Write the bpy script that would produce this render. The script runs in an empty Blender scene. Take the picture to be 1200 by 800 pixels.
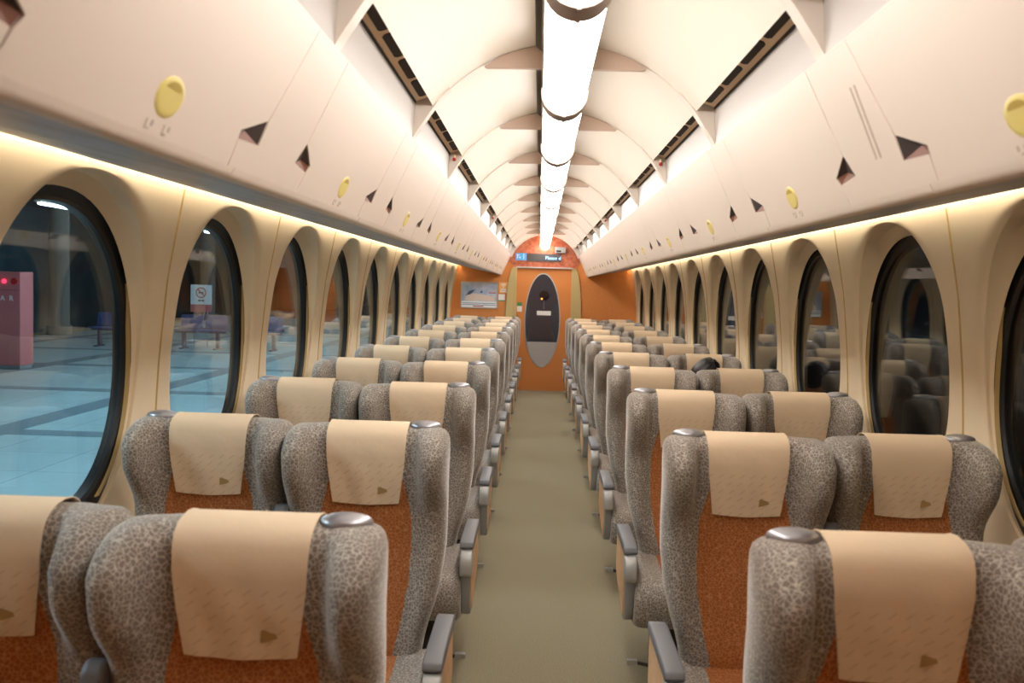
import bpy, bmesh, math, random
import numpy as np
from mathutils import Vector, Matrix
random.seed(4)
SC = bpy.context.scene
COL = SC.collection
P = 1.202            # seat, window, rib and bin spacing
D = 11.75 * P        # end bulkhead
YN = -.5            # wall behind the camera
PI = math.pi

# ------------------------------------------------------------------ materials
def lin(c):
    def f(v):
        v = v / 255.0
        return v / 12.92 if v <= .04045 else ((v + .055) / 1.055) ** 2.4
    return (f(c[0]), f(c[1]), f(c[2]), 1.0)
MATS = {}
def mat(name, rgb=(200, 200, 200), rough=.5, metal=0., spec=.5, sheen=0., noise=None, bump=None, emit=None, coat=0.):
    m = bpy.data.materials.new(name); m.use_nodes = True
    nt = m.node_tree; b = nt.nodes['Principled BSDF']
    b.inputs['Base Color'].default_value = lin(rgb)
    b.inputs['Roughness'].default_value = rough
    b.inputs['Metallic'].default_value = metal
    b.inputs['Specular IOR Level'].default_value = spec
    b.inputs['Coat Weight'].default_value = coat
    if sheen:
        b.inputs['Sheen Weight'].default_value = sheen
        b.inputs['Sheen Roughness'].default_value = .35
        b.inputs['Sheen Tint'].default_value = (1, .97, .93, 1)
    if noise:                                   # (scale, rgb2, detail, lo, hi)
        tc = nt.nodes.new('ShaderNodeTexCoord'); n = nt.nodes.new('ShaderNodeTexNoise')
        n.inputs['Scale'].default_value = noise[0]; n.inputs['Detail'].default_value = noise[2]
        r = nt.nodes.new('ShaderNodeValToRGB')
        r.color_ramp.elements[0].position = noise[3]; r.color_ramp.elements[1].position = noise[4]
        r.color_ramp.elements[0].color = lin(rgb); r.color_ramp.elements[1].color = lin(noise[1])
        nt.links.new(tc.outputs['Object'], n.inputs['Vector']); nt.links.new(n.outputs['Fac'], r.inputs['Fac'])
        nt.links.new(r.outputs['Color'], b.inputs['Base Color'])
    if bump:                                    # (scale, strength, distance)
        tc = nt.nodes.new('ShaderNodeTexCoord'); n = nt.nodes.new('ShaderNodeTexNoise')
        n.inputs['Scale'].default_value = bump[0]; n.inputs['Detail'].default_value = 3
        bm_ = nt.nodes.new('ShaderNodeBump'); bm_.inputs['Strength'].default_value = bump[1]; bm_.inputs['Distance'].default_value = bump[2]
        nt.links.new(tc.outputs['Object'], n.inputs['Vector']); nt.links.new(n.outputs['Fac'], bm_.inputs['Height'])
        nt.links.new(bm_.outputs['Normal'], b.inputs['Normal'])
    if emit:
        b.inputs['Emission Color'].default_value = lin(emit[0]); b.inputs['Emission Strength'].default_value = emit[1]
    MATS[name] = m
    return m

def crackle(name, line, cell, scale, sheen):
    """velour with a net of pale lines around darker cells"""
    m = mat(name, cell, .85, spec=.2, sheen=sheen)
    nt = m.node_tree; b = nt.nodes['Principled BSDF']
    tc = nt.nodes.new('ShaderNodeTexCoord')
    nz = nt.nodes.new('ShaderNodeTexNoise'); nz.inputs['Scale'].default_value = scale * .6
    mx = nt.nodes.new('ShaderNodeMixRGB'); mx.blend_type = 'LINEAR_LIGHT'; mx.inputs['Fac'].default_value = .006
    v = nt.nodes.new('ShaderNodeTexVoronoi'); v.feature = 'DISTANCE_TO_EDGE'; v.inputs['Scale'].default_value = scale
    r = nt.nodes.new('ShaderNodeValToRGB'); r.color_ramp.elements[0].position = .015; r.color_ramp.elements[1].position = .11
    r.color_ramp.elements[0].color = lin(line); r.color_ramp.elements[1].color = lin(cell)
    L = nt.links.new
    L(tc.outputs['Object'], nz.inputs['Vector']); L(tc.outputs['Object'], mx.inputs['Color1']); L(nz.outputs['Color'], mx.inputs['Color2'])
    L(mx.outputs['Color'], v.inputs['Vector']); L(v.outputs['Distance'], r.inputs['Fac']); L(r.outputs['Color'], b.inputs['Base Color'])
    return m

CREAM = mat('cream_plastic', (232, 221, 208), .38)
CEIL = mat('ceiling_plastic', (238, 228, 212), .30)
BINF = mat('bin_plastic', (234, 219, 205), .36)
BINB = mat('bin_underside', (186, 192, 206), .38, spec=.35, noise=(7, (164, 166, 176), 4, .45, .62))  # blue-grey mottle puts platform light and window reflections into the colour
WALL = mat('wall_panel', (236, 218, 187), .45)
SEAM = mat('gold_seam', (196, 165, 105), .35)
GOLD = mat('gold_curtain', (178, 152, 98), .6)
BLACK = mat('black_rubber', (14, 14, 16), .45)
CARPET = mat('floor_carpet', (134, 126, 104), .95, spec=.1, noise=(210, (164, 156, 132), 4, .35, .68), bump=(260, .5, .004))
ORANGE_W = mat('orange_carpet_wall', (214, 134, 72), .9, spec=.1, noise=(150, (226, 156, 98), 4, .35, .7))
LINTEL = mat('burl_wood', (168, 78, 44), .35, noise=(22, (204, 124, 88), 8, .35, .75))
POST = mat('olive_post', (198, 178, 122), .5)
STEEL = mat('brushed_steel', (190, 190, 192), .3, metal=.9)
GREYV = crackle('grey_velour', (194, 186, 175), (128, 119, 111), 100, .6)
ORANGEV = crackle('orange_velour', (200, 138, 90), (164, 98, 54), 100, .15)
CLOTH = mat('cover_cloth', (222, 188, 142), .85, spec=.15, bump=(45, .12, .01))
EMB = mat('emblem_gold', (172, 140, 88), .6)
PADM = mat('arm_pad', (116, 116, 120), .5)
SILV = mat('silver_arm', (188, 187, 184), .4, metal=.15)
GREYM = mat('grey_arm', (160, 160, 158), .45, metal=.1)
WOOD = mat('pale_wood', (238, 194, 150), .45, noise=(30, (224, 176, 130), 5, .3, .7))
DARKM = mat('dark_metal', (58, 56, 55), .5, metal=.3)
GRIPM = mat('grip_metal', (168, 168, 174), .3, metal=.65)
FIN = mat('taupe_fin', (206, 182, 164), .5)
RINGM = mat('taupe_ring', (160, 142, 130), .5)
HOUS = mat('lamp_housing', (200, 190, 178), .45)
VENT = mat('vent_brown', (240, 208, 168), .4)
VDARK = mat('vent_slot_dark', (44, 34, 28), .7)
RECESS = mat('recess_brown', (118, 70, 48), .6)
RECESSD = mat('recess_dark', (58, 44, 40), .5)  # darker copy for the upper facets, the hollow's shade put into the colour
LATCH = mat('latch_yellow', (226, 208, 124), .45)
LATCHD = mat('latch_pull', (186, 160, 76), .5)
ICON = mat('icon_grey', (196, 182, 168), .6)
RED = mat('red_plastic', (190, 40, 36), .4)
LAMP = mat('lamp_diffuser', (255, 252, 248), .4, emit=((255, 249, 244), 12))
COVE = mat('cove_light', (255, 250, 240), .4, emit=((255, 240, 214), 15))
WHITE = mat('white_print', (240, 240, 238), .6)
LEDM = mat('led_panel', (70, 66, 64), .3)
LEDT = mat('led_text', (150, 200, 255), .5, emit=((150, 205, 255), 1.3))
SIGNB = mat('sign_blue', (76, 156, 214), .5, emit=((76, 156, 214), .25))
SKIN = mat('skin', (214, 150, 118), .5)
HAIR = mat('black_hair', (24, 20, 19), .38, bump=(120, .4, .01))
SHIRT = mat('dark_shirt', (58, 60, 70), .8)
TROUS = mat('dark_trousers', (40, 42, 52), .8)
# platform side
TILE = mat('platform_tile', (150, 196, 210), .42)
TSTRIP = mat('platform_strip', (92, 122, 134), .5)
TLINE = mat('tile_joint', (112, 150, 164), .6)
YEL = mat('tactile_yellow', (206, 186, 110), .6)
TUNNEL = mat('tunnel_wall', (98, 120, 128), .8, noise=(.8, (76, 96, 106), 4, .3, .7))
DARKT = mat('dark_tunnel', (26, 34, 42), .9)
COLM = mat('column_stone', (126, 120, 112), .7)
REDCOL = mat('red_column', (150, 62, 50), .6)
BENCH = mat('bench_blue', (56, 78, 128), .45)
BENCHF = mat('bench_leg', (60, 66, 96), .5, metal=.3)
FIREB = mat('fire_cabinet', (200, 112, 112), .5)
REDL = mat('red_light', (255, 60, 80), .4, emit=((255, 40, 70), 4))
TUBE = mat('platform_tube', (230, 245, 255), .4, emit=((220, 240, 252), 210))
POSTERF = mat('poster_frame', (196, 192, 186), .35, metal=.5)
SKYP = mat('poster_sky', (150, 172, 204), .4, noise=(6, (214, 214, 222), 4, .35, .65))
BLDG = mat('poster_building', (226, 206, 190), .5)
ROOFB = mat('poster_roof', (76, 96, 142), .5)
ORST = mat('sticker_orange', (238, 182, 112), .5)
GRST = mat('sticker_green', (80, 150, 96), .5)
VEST = mat('vestibule_grey', (130, 132, 142), .6)
VFLOOR = mat('vestibule_floor', (190, 186, 170), .4)
VGLINT = mat('vestibule_glint', (255, 150, 60), .4, emit=((255, 150, 60), 6))

def tile_mat():
    nt = TILE.node_tree; b = nt.nodes['Principled BSDF']
    tc = nt.nodes.new('ShaderNodeTexCoord'); n = nt.nodes.new('ShaderNodeTexNoise'); n.inputs['Scale'].default_value = 1.4; n.inputs['Detail'].default_value = 6
    br = nt.nodes.new('ShaderNodeTexBrick'); br.offset = 0; br.inputs['Scale'].default_value = 1.0
    br.inputs['Brick Width'].default_value = .8; br.inputs['Row Height'].default_value = .8; br.inputs['Mortar Size'].default_value = .006
    br.inputs['Color1'].default_value = lin((162, 200, 206)); br.inputs['Color2'].default_value = lin((168, 206, 212)); br.inputs['Mortar'].default_value = lin((110, 148, 164))
    mx = nt.nodes.new('ShaderNodeMixRGB'); mx.blend_type = 'MULTIPLY'; mx.inputs['Fac'].default_value = .35
    L = nt.links.new
    L(tc.outputs['Object'], br.inputs['Vector']); L(tc.outputs['Object'], n.inputs['Vector'])
    L(br.outputs['Color'], mx.inputs['Color1']); L(n.outputs['Fac'], mx.inputs['Color2']); L(mx.outputs['Color'], b.inputs['Base Color'])
tile_mat()
def cloth_mat():
    """small slanted dashes printed in rows over the lower half of the head cover"""
    nt = CLOTH.node_tree; b = nt.nodes['Principled BSDF']
    tc = nt.nodes.new('ShaderNodeTexCoord')
    L = nt.links.new; s2 = nt.nodes.new('ShaderNodeSeparateXYZ'); L(tc.outputs['Object'], s2.inputs['Vector'])
    def mth(op, a, b_=None, c=None):
        n = nt.nodes.new('ShaderNodeMath'); n.operation = op
        for i, v in enumerate((a, b_, c)):
            if v is None: continue
            if isinstance(v, (int, float)): n.inputs[i].default_value = v
            else: L(v, n.inputs[i])
        return n.outputs[0]
    X, Z = s2.outputs['X'], s2.outputs['Z']
    row = mth('LESS_THAN', mth('FRACT', mth('DIVIDE', Z, .0235)), .5)
    odd = mth('MULTIPLY', mth('FRACT', mth('MULTIPLY', mth('FLOOR', mth('DIVIDE', Z, .0235)), .5)), .016)
    dash = mth('LESS_THAN', mth('FRACT', mth('DIVIDE', mth('ADD', mth('MULTIPLY_ADD', Z, -1.3, X), odd), .032)), .17)
    low = mth('LESS_THAN', Z, 1.01)
    fac = mth('MULTIPLY', mth('MULTIPLY', mth('MULTIPLY', row, dash), low), .42)
    mx = nt.nodes.new('ShaderNodeMixRGB'); mx.inputs['Color1'].default_value = lin((230, 207, 176)); mx.inputs['Color2'].default_value = lin((194, 164, 124))
    L(fac, mx.inputs['Fac']); L(mx.outputs['Color'], b.inputs['Base Color'])
cloth_mat()

def glass(name, tint=(255, 255, 255), refl=.04):
    m = bpy.data.materials.new(name); m.use_nodes = True; nt = m.node_tree; nt.nodes.clear()
    o = nt.nodes.new('ShaderNodeOutputMaterial'); t = nt.nodes.new('ShaderNodeBsdfTransparent'); t.inputs['Color'].default_value = lin(tint)
    g = nt.nodes.new('ShaderNodeBsdfGlossy'); g.inputs['Roughness'].default_value = .0
    lw = nt.nodes.new('ShaderNodeLayerWeight'); lw.inputs['Blend'].default_value = .5      # Schlick reflectance, the same from both faces
    pw = nt.nodes.new('ShaderNodeMath'); pw.operation = 'POWER'; pw.inputs[1].default_value = 5
    fr = nt.nodes.new('ShaderNodeMath'); fr.operation = 'MULTIPLY_ADD'; fr.inputs[1].default_value = 1 - refl; fr.inputs[2].default_value = refl
    mx = nt.nodes.new('ShaderNodeMixShader'); L = nt.links.new
    L(lw.outputs['Facing'], pw.inputs[0]); L(pw.outputs[0], fr.inputs[0]); L(fr.outputs[0], mx.inputs['Fac']); L(t.outputs['BSDF'], mx.inputs[1]); L(g.outputs['BSDF'], mx.inputs[2]); L(mx.outputs['Shader'], o.inputs['Surface'])
    return m
GLASS = glass('window_glass', (240, 248, 250), .045)
SMOKE = glass('smoked_glass', (222, 222, 228), .05)

# ------------------------------------------------------------------ helpers
class MB:
    def __init__(s): s.v = []; s.f = []; s.m = []
    def add(s, vs, fs, mi=0):
        o = len(s.v); s.v += [tuple(map(float, v)) for v in vs]
        s.f += [tuple(i + o for i in f) for f in fs]; s.m += [mi] * len(fs)
        return s
    def box(s, x0, x1, y0, y1, z0, z1, mi=0):
        v = [(x, y, z) for x in (x0, x1) for y in (y0, y1) for z in (z0, z1)]
        return s.add(v, [(0, 1, 3, 2), (4, 6, 7, 5), (0, 4, 5, 1), (2, 3, 7, 6), (0, 2, 6, 4), (1, 5, 7, 3)], mi)
    def prism(s, poly, fn, d0, d1, mi=0):
        """extrude a 2-D outline: fn(a, b, d) -> xyz"""
        n = len(poly)
        v = [fn(a, b, d0) for a, b in poly] + [fn(a, b, d1) for a, b in poly]
        f = [tuple(range(n))[::-1], tuple(range(n, 2 * n))] + [(i, (i + 1) % n, (i + 1) % n + n, i + n) for i in range(n)]
        return s.add(v, f, mi)
    def grid(s, fn, nu, nv, mi=0, closed_u=False):
        v = [fn(i / nu, j / nv) for j in range(nv + 1) for i in range(nu + (0 if closed_u else 1))]
        w = nu if closed_u else nu + 1
        f = [(j * w + i, j * w + (i + 1) % w, (j + 1) * w + (i + 1) % w, (j + 1) * w + i) for j in range(nv) for i in range(nu)]
        return s.add(v, f, mi)
    def ellipsoid(s, c, r, mi=0, nu=16, nv=10, e=1.0):
        def fn(u, v):
            a = u * 2 * PI; b = (v - .5) * PI * .998
            return (c[0] + r[0] * math.cos(b) * math.cos(a), c[1] + r[1] * math.cos(b) * math.sin(a), c[2] + r[2] * math.copysign(abs(math.sin(b)) ** e, math.sin(b)))
        return s.grid(fn, nu, nv, mi, True)
    def tube(s, a, b, r, n=10, mi=0, r2=None):
        a = Vector(a); b = Vector(b); d = (b - a).normalized(); r2 = r if r2 is None else r2
        q = d.orthogonal().normalized(); w = d.cross(q)
        v = [a + (q * math.cos(t) + w * math.sin(t)) * r for t in [2 * PI * i / n for i in range(n)]] + [b + (q * math.cos(t) + w * math.sin(t)) * r2 for t in [2 * PI * i / n for i in range(n)]]
        return s.add(v, [tuple(range(n))[::-1], tuple(range(n, 2 * n))] + [(i, (i + 1) % n, (i + 1) % n + n, i + n) for i in range(n)], mi)
    def mesh(s, name, mats, smooth=None, bevel=0, seg=2, weld=False):
        me = bpy.data.meshes.new(name)
        me.from_pydata(s.v, [], s.f)
        mats = mats if isinstance(mats, (list, tuple)) else [mats]
        for m in mats: me.materials.append(m)
        me.polygons.foreach_set('material_index', s.m)
        bm = bmesh.new(); bm.from_mesh(me)
        if weld: bmesh.ops.remove_doubles(bm, verts=bm.verts, dist=1e-5)
        bmesh.ops.recalc_face_normals(bm, faces=bm.faces)
        if bevel:
            es = [e for e in bm.edges if len(e.link_faces) == 2 and e.calc_face_angle(0) > .6]
            bmesh.ops.bevel(bm, geom=es, offset=bevel, segments=seg, profile=.5, affect='EDGES', clamp_overlap=True)
        bm.to_mesh(me); bm.free()
        if smooth is not None:
            me.polygons.foreach_set('use_smooth', [True] * len(me.polygons))
            if smooth < 180: me.set_sharp_from_angle(angle=math.radians(smooth))
        me.update()
        return me
    def build(s, name, mats, parent=None, smooth=None, bevel=0, seg=2, weld=False):
        return put(name, s.mesh(name, mats, smooth, bevel, seg, weld), parent)
def put(name, me, parent=None, loc=None):
    o = bpy.data.objects.new(name, me); COL.objects.link(o)
    if parent: o.parent = parent
    if loc: o.location = loc
    return o
def empty(name, loc=(0, 0, 0)):
    o = bpy.data.objects.new(name, None); COL.objects.link(o); o.location = loc; o.empty_display_size = .1
    return o
def tag(o, label, cat, group=None, kind=None):
    o['label'] = label; o['category'] = cat
    if group: o['group'] = group
    if kind: o['kind'] = kind
    return o
def struct(o, label=None):
    o['kind'] = 'structure'
    if label: o['label'] = label
    return o
def copy_tree(o, loc, parent=None):
    c = o.copy(); COL.objects.link(c)
    if parent: c.parent = parent
    if loc is not None: c.location = loc
    for ch in KIDS.get(o.name, []): copy_tree(ch, None, c)
    return c
KIDS = {}
def scan():
    KIDS.clear()
    for o in COL.objects:
        if o.parent: KIDS.setdefault(o.parent.name, []).append(o)
def text(name, body, size, m, mtx, parent=None, depth=.001, align='CENTER'):
    cu = bpy.data.curves.new(name, 'FONT'); cu.body = body; cu.size = size; cu.align_x = align; cu.align_y = 'CENTER'; cu.extrude = depth
    t = bpy.data.objects.new(name, cu); COL.objects.link(t)
    bpy.context.view_layer.update()
    me = bpy.data.meshes.new_from_object(t.evaluated_get(bpy.context.evaluated_depsgraph_get()))
    COL.objects.unlink(t); bpy.data.objects.remove(t)
    me.transform(mtx); me.materials.clear(); me.materials.append(m); me.name = name
    return put(name, me, parent)
def facing(x, y, z):                       # text lying in the XZ plane, read from -Y
    return Matrix.Translation((x, y, z)) @ Matrix.Rotation(PI / 2, 4, 'X')
ORD = ['nearest', 'second', 'third', 'fourth', 'fifth', 'sixth', 'seventh', 'eighth', 'ninth', 'tenth', 'eleventh', 'twelfth', 'thirteenth']
def ss(a, b, x):
    t = min(1, max(0, (x - a) / (b - a))); return t * t * (3 - 2 * t)

# ------------------------------------------------------------------ setting: floor
struct(MB().box(-1.46, 1.46, YN, D + .1, -.04, 0).build('floor', CARPET), 'olive green carpet floor of the aisle')

# ------------------------------------------------------------------ side walls with oval window reveals
WZ = [0, .45, .85, 1.11, 1.28, 1.45, 1.54, 1.70, 1.86, 1.90]
WX = [1.40, 1.408, 1.404, 1.396, 1.385, 1.367, 1.358, 1.328, 1.297, 1.289]
def wallx(z): return float(np.interp(z, WZ, WX))
OA, OB, OZ, GX = .472, .535, 1.30, 1.418
SEAM0 = .688 * P                            # a seam stands at SEAM0 + k*P
NWIN = 11
def oval(t, a, b, n=2.25):
    c, s_ = math.cos(t), math.sin(t)
    r = (abs(c) ** n + abs(s_) ** n) ** (-1 / n)
    return a * r * c, b * r * s_
def build_wall(side):
    mb = MB(); NT = 72; NR = 6
    for k in range(NWIN):
        y0 = SEAM0 + k * P; yc = y0 + P / 2 - .01
        ylo, yhi, zlo, zhi = y0 - yc, y0 + P - yc, 0 - OZ, 1.90 - OZ
        corner = sorted([math.atan2(b, a) % (2 * PI) for a in (ylo, yhi) for b in (zlo, zhi)])
        ts = sorted([2 * PI * i / NT for i in range(NT)] + corner)
        n = len(ts)
        def rim(t):
            c, s_ = math.cos(t), math.sin(t)
            k_ = min((yhi if c > 0 else ylo) / c if abs(c) > 1e-9 else 1e9, (zhi if s_ > 0 else zlo) / s_ if abs(s_) > 1e-9 else 1e9)
            return c * k_, s_ * k_
        rings = []
        for j in range(NR + 1):
            f = (j / NR) ** 1.3; ring = []
            for t in ts:
                a, b = oval(math.atan2(math.sin(t) / OB * OA, math.cos(t)), OA, OB); c, d = rim(t)
                y, z = a + (c - a) * f, b + (d - b) * f
                x = wallx(OZ + z) + (.012 * (1 - j / 1.5) ** 2 if j < 1.5 else 0)
                ring.append((side * x, yc + y, OZ + z))
            rings.append(ring)
        inner = []
        for j, (dx, sc) in enumerate(((.55, .0), (1.0, 1.0))):
            ring = []
            for t in ts:
                tt = math.atan2(math.sin(t) / OB * OA, math.cos(t))
                a, b = oval(tt, OA - .012 * sc, OB - .042 * sc)
                xw = wallx(OZ + b) + .012
                ring.append((side * (xw + (max(GX, xw + .02) - xw) * dx), yc + a, OZ + b))
            inner.append(ring)
        rings = inner[::-1] + rings
        v = [p for r in rings for p in r]
        fs = [(j * n + i, j * n + (i + 1) % n, (j + 1) * n + (i + 1) % n, (j + 1) * n + i) for j in range(len(rings) - 1) for i in range(n)]
        mb.add(v, fs)
    zz = WZ
    for ya, yb in ((YN, SEAM0), (SEAM0 + NWIN * P, D + .02)):
        if yb > ya:
            mb.grid(lambda u, w, ya=ya, yb=yb: (side * WX[round(w * (len(zz) - 1))], ya + (yb - ya) * u, zz[round(w * (len(zz) - 1))]), 1, len(zz) - 1)
    nm = 'left' if side < 0 else 'right'
    w = mb.build('wall_' + nm, WALL, smooth=40, weld=True)
    struct(w, 'cream curved side wall with oval windows on the ' + nm)
    for k in range(NWIN + 1):
        y = SEAM0 + k * P
        s_ = MB().grid(lambda u, q: (side * (wallx(.05 + 1.8 * q) - .004 + .004 * abs(2 * u - 1)), y - .006 + .012 * u, .05 + 1.8 * q), 2, 24)
        s_.build('seam_strip', SEAM, w, smooth=60)
    # outer body skin just outside the glass, with matching holes
    ob = MB()
    for k in range(NWIN):
        y0 = SEAM0 + k * P; yc = y0 + P / 2 - .01
        def fn(u, q):
            t = u * 2 * PI; a, b = oval(t, .50, .52)
            c, s_ = math.cos(t), math.sin(t)
            kk = min((P / 2) / max(abs(c), 1e-6), (.62 if s_ > 0 else 1.35) / max(abs(s_), 1e-6))
            return (side * 1.495, yc + a + (c * kk - a) * q, OZ + b + (s_ * kk - b) * q)
        ob.grid(fn, 72, 1, 0, True)
    ob.box(side * 1.49, side * 1.50, YN, SEAM0 + .003, -.05, 1.92)
    ob.build('outer_shell', BLACK, w)
build_wall(-1); build_wall(1)

wn = 0
for side in (-1, 1):
    for k in range(NWIN):
        wn += 1
        yc = SEAM0 + k * P + P / 2 - .01
        W = empty('window_%d' % wn, (side * 1.437, yc, OZ)); struct(W, 'oval window, %s from the front on the %s wall' % (ORD[k], 'left' if side < 0 else 'right'))
        if side == -1 and k == 0:
            fr = MB()
            def ringf(u, q):
                t = u * 2 * PI
                prof = [(.52, .54, 0.0), (.52, .54, -.008), (.440, .462, -.008), (.430, .452, 0.0), (.430, .452, .03), (.52, .54, .03)]
                a, b, dx = prof[round(q * 5)]
                y, z = oval(t, a, b); return (dx, y, z)
            fr.grid(ringf, 72, 5, 0, True)
            gl = MB(); NG = 48
            lo = [(x, *oval(2 * PI * i / NG, .445, .467)) for x in (.006, .014) for i in range(NG)]
            gl.add(lo, [tuple(range(NG))[::-1], tuple(range(NG, 2 * NG))] + [(i, (i + 1) % NG, (i + 1) % NG + NG, i + NG) for i in range(NG)])
            cu = []
            for e in (-1, 1):
                c_ = MB()
                def cf(u, q, e=e):
                    z = -.44 + .66 * q; w_ = .026 * (1 - ss(.06, .22, z)); y = (OA - .012) * (1 - abs(z / (OB - .042)) ** 2.25) ** (1 / 2.25) + .004 - w_ * (1 - u)
                    return (-.0140 + .003 * math.cos(u * 3 * 2 * PI), e * y, z)
                c_.grid(cf, 24, 24); cu.append(c_)
            WF = fr.mesh('frame', BLACK, smooth=30); WG = gl.mesh('glass', GLASS); WC = [c_.mesh('curtain', GOLD, smooth=60) for c_ in cu]
        f_ = put('frame', WF, W); g_ = put('glass', WG, W); cs = [put('curtain', c_, W) for c_ in WC]
        if side > 0:
            W.rotation_euler.z = PI
        else:
            pass
# window meshes are modelled with +x towards outside of the right wall: flip the left ones
for o in list(COL.objects):
    if o.name.startswith('window_'):
        o.rotation_euler.z = PI if o.location.x < 0 else 0

# ------------------------------------------------------------------ ceiling
RC, ZC = .555, 1.805
def arch(th, r=RC): return r * math.sin(th), ZC + r * math.cos(th)
TH0, TH1, TH2 = math.asin(.1 / RC), math.asin(.44 / RC), math.asin(.505 / RC)
cb = MB()
for s in (-1, 1):
    cb.grid(lambda u, q: (s * arch(TH0 + (TH1 - TH0) * u)[0], YN + (D - YN) * q, arch(TH0 + (TH1 - TH0) * u)[1]), 16, 1)
    cb.add([(s * .44, YN, 2.144), (s * .44, D, 2.144), (s * .446, D, 2.185), (s * .446, YN, 2.185)], [(0, 1, 2, 3)])
    cb.add([(s * .446, YN, 2.185), (s * .446, D, 2.185), (s * .52, D, 2.185), (s * .52, YN, 2.185)], [(0, 1, 2, 3)], 1)
    cb.add([(s * .497, YN, 2.149), (s * .497, D, 2.149), (s * .512, D, 2.150), (s * .512, YN, 2.150), (s * .512, YN, 2.19), (s * .512, D, 2.19)], [(0, 1, 2, 3), (3, 2, 5, 4)])
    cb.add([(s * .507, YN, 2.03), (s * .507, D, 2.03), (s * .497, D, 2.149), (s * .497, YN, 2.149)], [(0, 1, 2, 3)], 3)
    cb.add([(s * .1, YN, arch(TH0)[1]), (s * .1, D, arch(TH0)[1]), (s * .1, D, 2.42), (s * .1, YN, 2.42)], [(0, 1, 2, 3)], 2)
cb.add([(-.12, YN, 2.42), (-.12, D, 2.42), (.12, D, 2.42), (.12, YN, 2.42)], [(0, 1, 2, 3)], 2)
struct(cb.build('ceiling', [CEIL, VDARK, HOUS, mat('trough_panel', (172, 164, 156), .4)], smooth=35), 'arched cream ceiling panels either side of the lamp line')  # trough colour darkened below the ceiling's to hold down close lamp light

RY0 = .6635 * P                            # rib / lamp ring stations: RY0 + k*P
NR_ = 12
tn = 0
rib = {}
for s in (-1, 1):
    poly = [arch(math.asin(.385 / RC) + (TH2 - math.asin(.385 / RC)) * i / 10, RC - .006 * min(1, (10 - i) / 3)) for i in range(11)]
    poly += [(.507, 2.03), (.498, 2.17), (.446, 2.17)] + [arch(TH1 - (TH1 - math.asin(.385 / RC)) * i / 4, RC + .004) for i in range(5)]
    mb = MB(); mb.prism(poly, lambda a, b, d: (s * a, d, b), -.027, .027)
    pl = [arch(.48 + (math.asin(.385 / RC) - .48) * i / 8, RC - .0025) for i in range(9)] + [arch(.48 + (math.asin(.385 / RC) - .48) * i / 8, RC + .003) for i in range(8, -1, -1)]
    mb.prism(pl, lambda a, b, d: (s * a, d, b), -.006, .006)
    rib[s] = mb.mesh('trim', CREAM, smooth=40)
for k in range(-1, NR_):
    for s in (-1, 1):
        if RY0 + k * P < -1.4: continue
        tn += 1; struct(put('trim_%d' % tn, rib[s], None, (0, RY0 + k * P, 0)))

# lamps
def make_lamp():
    r = empty('ceiling_light')
    def sec(R, zs_):                        # U profile
        return [(-R, zs_)] + [(R * math.cos(PI + PI * i / 20), 2.190 + R * math.sin(PI + PI * i / 20)) for i in range(21)] + [(R, zs_)]
    u = sec(.070, 2.207); d = MB(); d.prism(u, lambda a, b, t: (a, t, b), .05, P - .05); d.build('diffuser', LAMP, r, smooth=40)
    h = MB(); h.prism([(-.071, 2.203), (.071, 2.203), (.064, 2.26), (.080, 2.35), (-.080, 2.35), (-.064, 2.26)], lambda a, b, t: (a, t, b), .0, P); h.build('housing', HOUS, r)
    o_ = sec(.0775, 2.205); i_ = sec(.0695, 2.205); n = len(o_)
    g = MB()
    v = [(a, y, b) for y in (-.05, .05) for a, b in o_] + [(a, y, b) for y in (-.05, .05) for a, b in i_]
    f = []
    for i in range(n - 1):
        f += [(i, i + 1, n + i + 1, n + i), (2 * n + i, 3 * n + i, 3 * n + i + 1, 2 * n + i + 1), (i, 2 * n + i, 2 * n + i + 1, i + 1), (n + i, n + i + 1, 3 * n + i + 1, 3 * n + i)]
    g.add(v, f); g.box(-.005, .005, -.052, .052, 2.1095, 2.114)
    g.build('clamp_ring', RINGM, r, smooth=40)
    for s in (-1, 1):
        top = [arch(TH0 + (math.asin(.225 / RC) - TH0) * i / 8, RC - .002) for i in range(9)]
        b = MB(); b.prism(top + [(.270, 2.2795), (.262, 2.276), (.078, 2.276), (.078, 2.33)], lambda a, c, t: (s * a, t, c), -.012, .012); b.build('bracket', FIN, r)
    return r
lamp0 = make_lamp(); scan()
for k in range(0, NR_ - 1):
    y = RY0 + k * P
    if y < YN + .01: continue
    o = lamp0 if k == 0 else copy_tree(lamp0, (0, y, 0))
    if k == 0: lamp0.location = (0, y, 0)
    i = k
    if i >= 0: tag(o, 'white half-round ceiling light on the centre line, %s from the front' % ORD[i] if i else 'white half-round ceiling light on the centre line, nearest of the row', 'ceiling light', 'ceiling lights along the centre line')
# short end lamp against the bulkhead
r = empty('ceiling_light', (0, RY0 + (NR_ - 1) * P, 0))
u = [(-.070, 2.195)] + [(.070 * math.cos(PI + PI * i / 20), 2.190 + .070 * math.sin(PI + PI * i / 20)) for i in range(21)] + [(.070, 2.195)]
d_ = MB(); d_.prism(u, lambda a, b, t: (a, t, b), -.02, D - r.location.y - .02); d_.build('diffuser', LAMP, r, smooth=40)
tag(r, 'short white lamp end above the sign at the end wall', 'ceiling light', 'ceiling lights along the centre line')

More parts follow.
